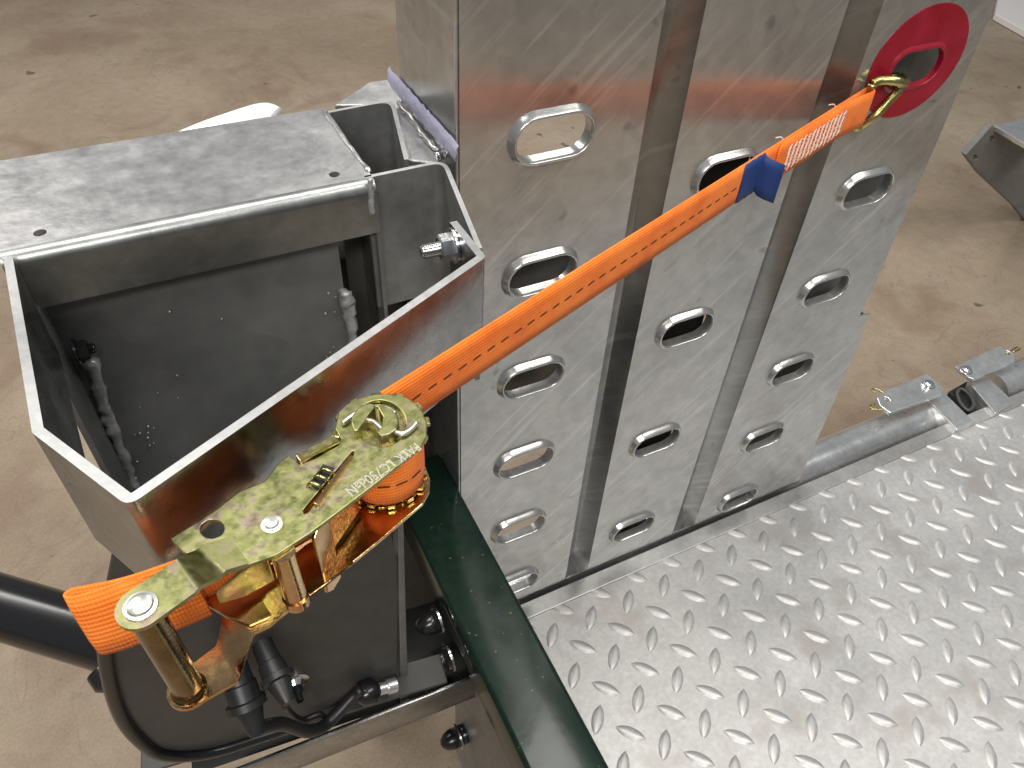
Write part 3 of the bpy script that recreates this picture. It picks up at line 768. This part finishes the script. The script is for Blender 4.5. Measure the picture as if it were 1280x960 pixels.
# pawl bar in its notch, spring slide in the slot
def bar_between(name, p, q, wdt, z0, z1, m):
    a, b = PZ(*p, z1), PZ(*q, z1); d = (b - a); d.z = 0; d.normalize(); n = Vector((-d.y, d.x, 0)) * wdt / 2
    bm = bmesh.new(); fill_prism(bm, [a + n, b + n, b - n, a - n], (0, 0, z0 - z1)); return link(name, bm, m, RS, bevel=.0006)
bar_between('pawl_bar', (372, 573), (421, 547), .0046, ZP - .046, ZP + .0022, M['gold'])
bar_between('slide_plate', (394, 630), (439, 568), .0024, ZP - .040, ZP + .0020, M['copper'])
bm = bmesh.new(); a, b = PZ(392, 612, ZP), PZ(414, 586, ZP); d = (b - a).normalized(); sd = Vector((-d.y, d.x, 0)); hel = []
for i in range(73):
    t = i / 72; an = t * 2 * math.pi * 3; hel.append(a + (b - a) * t + sd * .0034 * math.cos(an) + Vector((0, 0, .0034 * math.sin(an) - .0002)))
tube(bm, hel, .0008, 6); link('coil_spring', bm, M['gold'], RS, 'all')
bm = bmesh.new(); fill_prism(bm, [PZ(x, y, ZP + .0004) for x, y in ((386, 604), (404, 580), (418, 585), (397, 613))], (0, 0, -.0006)); link('spring_window', bm, M['void'], RS)
# spindle: two half moons, washer ring, cotter wire
def half(pix, zt, m):
    bm = bmesh.new(); fill_prism(bm, [PZ(x, y, zt) for x, y in pix], (0, 0, z2 - .004 - zt)); return link('half_spindle', bm, m, RS, bevel=.0007)
half([(469, 505), (461, 504), (453, 506), (446, 511), (440, 519), (439, 528), (442, 539), (447, 538), (452, 530), (460, 519), (468, 509)], ZP + .0060, M['olive'])
half([(471, 506), (481, 507), (490, 511), (497, 519), (499, 528), (496, 536), (486, 543), (476, 545), (471, 540), (477, 532), (479, 521), (474, 513)], ZP + .0045, M['olive'])
bm = bmesh.new(); turned(bm, V3(SC, ZP - .006), (0, 0, 1), [(0, .0118), (.001, .0118)], 24); link('spindle_floor', bm, M['grip'], RS)
for pth in ([(428, 529), (434, 524), (441, 519), (446, 516)], [(471, 509), (485, 511), (494, 517)], [(460, 525), (468, 528), (478, 537)], [(494, 540), (504, 542), (514, 536), (521, 528)]):
    bm = bmesh.new(); tube(bm, smooth_path([PZ(x, y, ZP + .0022) for x, y in pth], 5), .0013, 8); link('cotter_wire', bm, M['rivet'], RS, 'all')
# toothed wheels
def wheel(z, m, r=.0215):
    pts = []
    for k in range(12):
        for f, rr in ((0, r), (.35, r), (.5, r * .86), (.85, r * .86)):
            a = 2 * math.pi * (k + f) / 12 + .2; pts.append(V3(SC, z) + Vector((rr * math.cos(a), rr * math.sin(a), 0)))
    bm = bmesh.new(); fill_prism(bm, pts, (0, 0, -.0024)); return link('ratchet_wheel', bm, m, RS, bevel=.0005)
wheel(ZP - T - .0002, M['gold'], .0246); wheel(z2 + .0032, M['gold'], .0215)
# stamped lettering on the upper plate
def lettering(text, p, q, size):
    a, b = PZ(*p, ZP + .0002), PZ(*q, ZP + .0002); d = b - a
    cu = bpy.data.curves.new('stamped_letters', 'FONT'); cu.body = text; cu.size = size; cu.extrude = .00025; cu.align_x = 'LEFT'
    o = bpy.data.objects.new('tmp', cu); COL.objects.link(o); dg = bpy.context.evaluated_depsgraph_get()
    me = bpy.data.meshes.new_from_object(o.evaluated_get(dg)); bpy.data.objects.remove(o)
    xs = [v.co.x for v in me.vertices]; s = d.length / (max(xs) - min(xs))
    for v in me.vertices: v.co.x *= s
    me.materials.append(M['rivet'])
    t = bpy.data.objects.new('stamped_letters', me); COL.objects.link(t); t.parent = RS
    t.location = a; t.rotation_euler = (0, 0, math.atan2(d.y, d.x)); return t
lettering('FALK LC750daN', (519, 553), (432, 611), .0082)
# keeper plate inside the frame
bm = bmesh.new(); kp = [Vector((p.x, p.y)) for p in (PZ(335, 700, .69), PZ(300, 722, .69), PZ(268, 740, .69))]
fill_prism(bm, [V3(kp[0], .694), V3(kp[1], .693), V3(kp[2], .688), V3(kp[2], .679), V3(kp[1], .674), V3(kp[0], .672)], (.0008, .0016, 0)); link('keeper_plate', bm, M['olive'], RS, bevel=.0006)

# ---- webbing
ZS, WS, TS = .6905, .0350, .0024
hA = Vector((.0870, .2760)); hB = Vector((.6150, .4780))
SCc = Vector((SC.x, SC.y)); RW = .0208
# tangent from the hook end to the wound reel
dv = SCc - hB; D = dv.length; th0 = math.atan2(dv.y, dv.x); al = math.asin(RW / D)
td = Vector((math.cos(th0 - al), math.sin(th0 - al))); tp = hB + td * math.sqrt(D * D - RW * RW)
if (tp - SCc).y < 0:
    td = Vector((math.cos(th0 + al), math.sin(th0 + al))); tp = hB + td * math.sqrt(D * D - RW * RW)
a0 = math.atan2((tp - SCc).y, (tp - SCc).x)
main = [hB + (tp - hB) * k / 24 for k in range(25)]
wind = [SCc + Vector((math.cos(a0 + s), math.sin(a0 + s))) * (RW - .0003 * s) for s in [(-1) * 2 * math.pi * k / 40 for k in range(1, 61)]]
# pick the winding sense that carries on in the running direction
t_ = Vector((-math.sin(a0), math.cos(a0)))
if t_.dot(td) > 0: wind = [SCc + Vector((math.cos(a0 + s), math.sin(a0 + s))) * (RW - .0003 * s) for s in [2 * math.pi * k / 40 for k in range(1, 61)]]
bm = bmesh.new(); ribbon(bm, [(p.x, p.y, 0) for p in main + wind], ZS, WS, TS); wb = link('webbing', bm, M['web'], RS, 'all')
# sewn-on end loop: a second layer, parting to pass round the hook's bar
ud = (hB - tp).normalized(); un = Vector((-ud.y, ud.x)); un = un if un.y > 0 else -un
def along(px, py, z=ZS + WS / 2): p = PZ(px, py, z); return (Vector((p.x, p.y)) - tp).dot(ud)
Lh = (hB - tp).length; Ls0 = along(968, 176)
lay = []
N = 22
for k in range(N + 1):
    s = Ls0 + (Lh - Ls0) * k / N; f = k / N
    dd = -.0026 - .0035 * math.sin(math.pi * min(1, max(0, f * 1.0))) * .3 - (.006 * max(0, (f - .72) / .28) ** 1.5)
    p = tp + ud * s + un * dd; lay.append((p.x, p.y, 0))
ends = [tp + ud * (Lh + .006) + un * -.0035, tp + ud * (Lh + .0065) + un * -.0005, hB]
bm = bmesh.new(); ribbon(bm, lay + [(p.x, p.y, 0) for p in ends], ZS, WS, TS); link('sewn_end', bm, M['web'], RS, 'all')
# white box stitching on the sewn end: a zigzag field of short threads
bm = bmesh.new(); rng = random.Random(3)
z_lo, z_hi = ZS - .0105, ZS + .0105
sa, sb = Ls0 + .012, Ls0 + (Lh - Ls0) * .74
for row in range(9):
    pts = []; zc = z_lo + (z_hi - z_lo) * row / 8; ns = 26
    for i in range(ns + 1):
        s = sa + (sb - sa) * i / ns; p = tp + ud * (s + rng.uniform(-.0007, .0007)) + un * (-.0053)
        pts.append(Vector((p.x, p.y, zc + (.0017 if i % 2 else -.0017) + rng.uniform(-.0009, .0009))))
    tube(bm, pts, .00034, 4)
bx = link('box_stitching', bm, M['thread'], RS); bx['kind'] = 'stuff'
# loose white thread ends
for (px, py) in ((1026, 126), (967, 169)):
    p = V3(tp + ud * along(px, py), ZS + WS / 2 - .001); bm = bmesh.new(); tube(bm, smooth_path([p, p + Vector((-.003, .001, .003)), p + Vector((-.009, .001, .0035))], 4), .0005, 5); link('thread_end', bm, M['thread'], RS)
# blue label folded round the strap
s0, s1 = along(935, 207), along(958, 192)
lab = [tp + ud * (s0 + (s1 - s0) * k / 6) + un * (-.0016 - .0006 * (k % 2)) for k in range(7)]
lab += [tp + ud * (s1 + .000) + un * -.005, tp + ud * (s1 + .004) + un * -.010, tp + ud * (s1 + .010) + un * -.017]
bm = bmesh.new(); ribbon(bm, [(p.x, p.y, 0) for p in lab], [ZS + .0005] * 7 + [ZS - .002, ZS - .005, ZS - .008], WS * 1.0, .0008); link('blue_tag', bm, M['blue'], RS, 'all')
# black centre stitching, one thread after another
me = None; s = .004; k = 0
while s < s0 - .004:
    p = tp + ud * s + un * (-TS / 2 - .00012)
    if me is None:
        bm = bmesh.new(); box(bm, (0, 0, 0), (.0062, .0005, .0008)); st = link('stitch', bm, M['stitch'], RS); me = st.data
    else: st = bpy.data.objects.new('stitch', me); COL.objects.link(st); st.parent = RS
    st.location = (p.x, p.y, ZS - .001); st.rotation_euler = (0, math.radians(-6), math.atan2(ud.y, ud.x)); s += .0118
for k in range(4):                              # the row goes on round the reel
    a = math.radians(-62 - 24 * k); st = bpy.data.objects.new('stitch', me); COL.objects.link(st); st.parent = RS
    st.location = V3(SCc + Vector((math.cos(a), math.sin(a))) * (RW + TS / 2 + .0001), ZS - .001); st.rotation_euler = (0, 0, a + math.pi / 2)
# tail: out under the handle, loop, back to a cut end
tail = [(.030, .236), (.000, .2300), (-.030, .2250), (-.056, .2225), (-.072, .2220), (-.0805, .2212), (-.0825, .2195), (-.0805, .2176), (-.072, .2165), (-.060, .2160), (-.048, .2160), (-.0335, .2165)]
zt = [.690, .688, .685, .6830, .682, .681, .681, .681, .681, .682, .682, .6825]
path = smooth_path([(x, y, z) for (x, y), z in zip(tail, zt)], 5)
bm = bmesh.new(); ribbon(bm, path, [p.z for p in path], WS, TS, lambda i: Vector((-.002, .010 * min(1, max(0, (i - 10) / 14)), 0))); link('webbing_tail', bm, M['web'], RS, 'all')

# ---- claw hook: one bent wire, its bar through the loop and its nose in the ramp's red slot
hz = ZS
hb = tp + ud * (Lh + .0040) + un * -.0030
hk = [V3(hb, ZS + .021), V3(hb + ud * .006 + un * -.004, ZS + .024), V3((.640, .467), .7150), V3((.651, .470), .7100), V3((.661, .474), .7085), V3((.666, .484), .7080), V3((.663, .494), .7040), V3((.655, .497), .699)]
hk2 = [V3(hb, ZS + .021), V3(hb, ZS), V3(hb, ZS - .020), V3(hb + ud * .005 + un * -.002, ZS - .021), V3((.632, .470), .682), V3((.645, .472), .693), V3((.657, .474), .7020), V3((.665, .483), .7040), V3((.663, .492), .7010)]
bm = bmesh.new(); tube(bm, smooth_path(hk, 6), .0043, 12); tube(bm, smooth_path(hk2, 6), .0043, 12)
link('claw_hook', bm, M['gold'], RS, 'all')

# ================================================================= things on the floor beyond
GB = thing('steel_bracket', 'grey steel plate with small holes on the floor at the right edge', 'bracket')
YB = 1.25
bm = bmesh.new(); fill_prism(bm, [PY(x, y, YB) for x, y in ((1240, 157), (1267, 171), (1310, 196), (1330, 330), (1300, 300), (1268, 258), (1225, 218), (1207, 194))], (0, .02, 0), [[PY(x, y, YB) for x, y in ell(1240, 173, 3.2, 3.0, 10)], [PY(x, y, YB) for x, y in ell(1219, 197, 3.2, 3.0, 10)]])
fpz = link('face_plate', bm, M['greysteel'], GB, bevel=.003)
zt_ = PY(1241, 157, YB + .01).z + .002
bm = bmesh.new(); fill_prism(bm, [PZ(x, y, zt_) for x, y in ((1242, 156), (1267, 171), (1312, 196), (1330, 150), (1275, 149))], (0, 0, -.015)); link('top_plate', bm, M['tube'], GB, bevel=.003)
q = PY(1330, 330, YB); bm = bmesh.new(); box(bm, (q.x + .02, YB + .07, (q.z + .1 + FLOOR) / 2), (.10, .08, abs(q.z + .1 - FLOOR))); link('foot', bm, M['greysteel'], GB)
bm = bmesh.new(); fill_prism(bm, [PZ(x, y, FLOOR + .035) for x, y in ((1253, -30), (1244, 17), (1300, 48), (1400, 10))], (0, 0, -.033))
tag(link('pale_slab', bm, M['whitepanel'], None, bevel=.004), 'pale flat slab with dark lower edge at top right corner', 'slab')

# drop the bevels' shading seams and place the empties at their things' bases
for root, p in ((TR, (.8, .2, -.1)), (RP, (.5, .483, .02)), (BR, (.05, .45, .4)), (GR, (.175, .2, .26)), (LB, (0, .33, .27)), (RS, (.066, .255, .67)), (PLG, (.05, .32, .3)), (GB, (2.6, 1.4, -.38))):
    root.location = p
    for ch_ in root.children:
        ch_.location = Vector(ch_.location) - Vector(p)
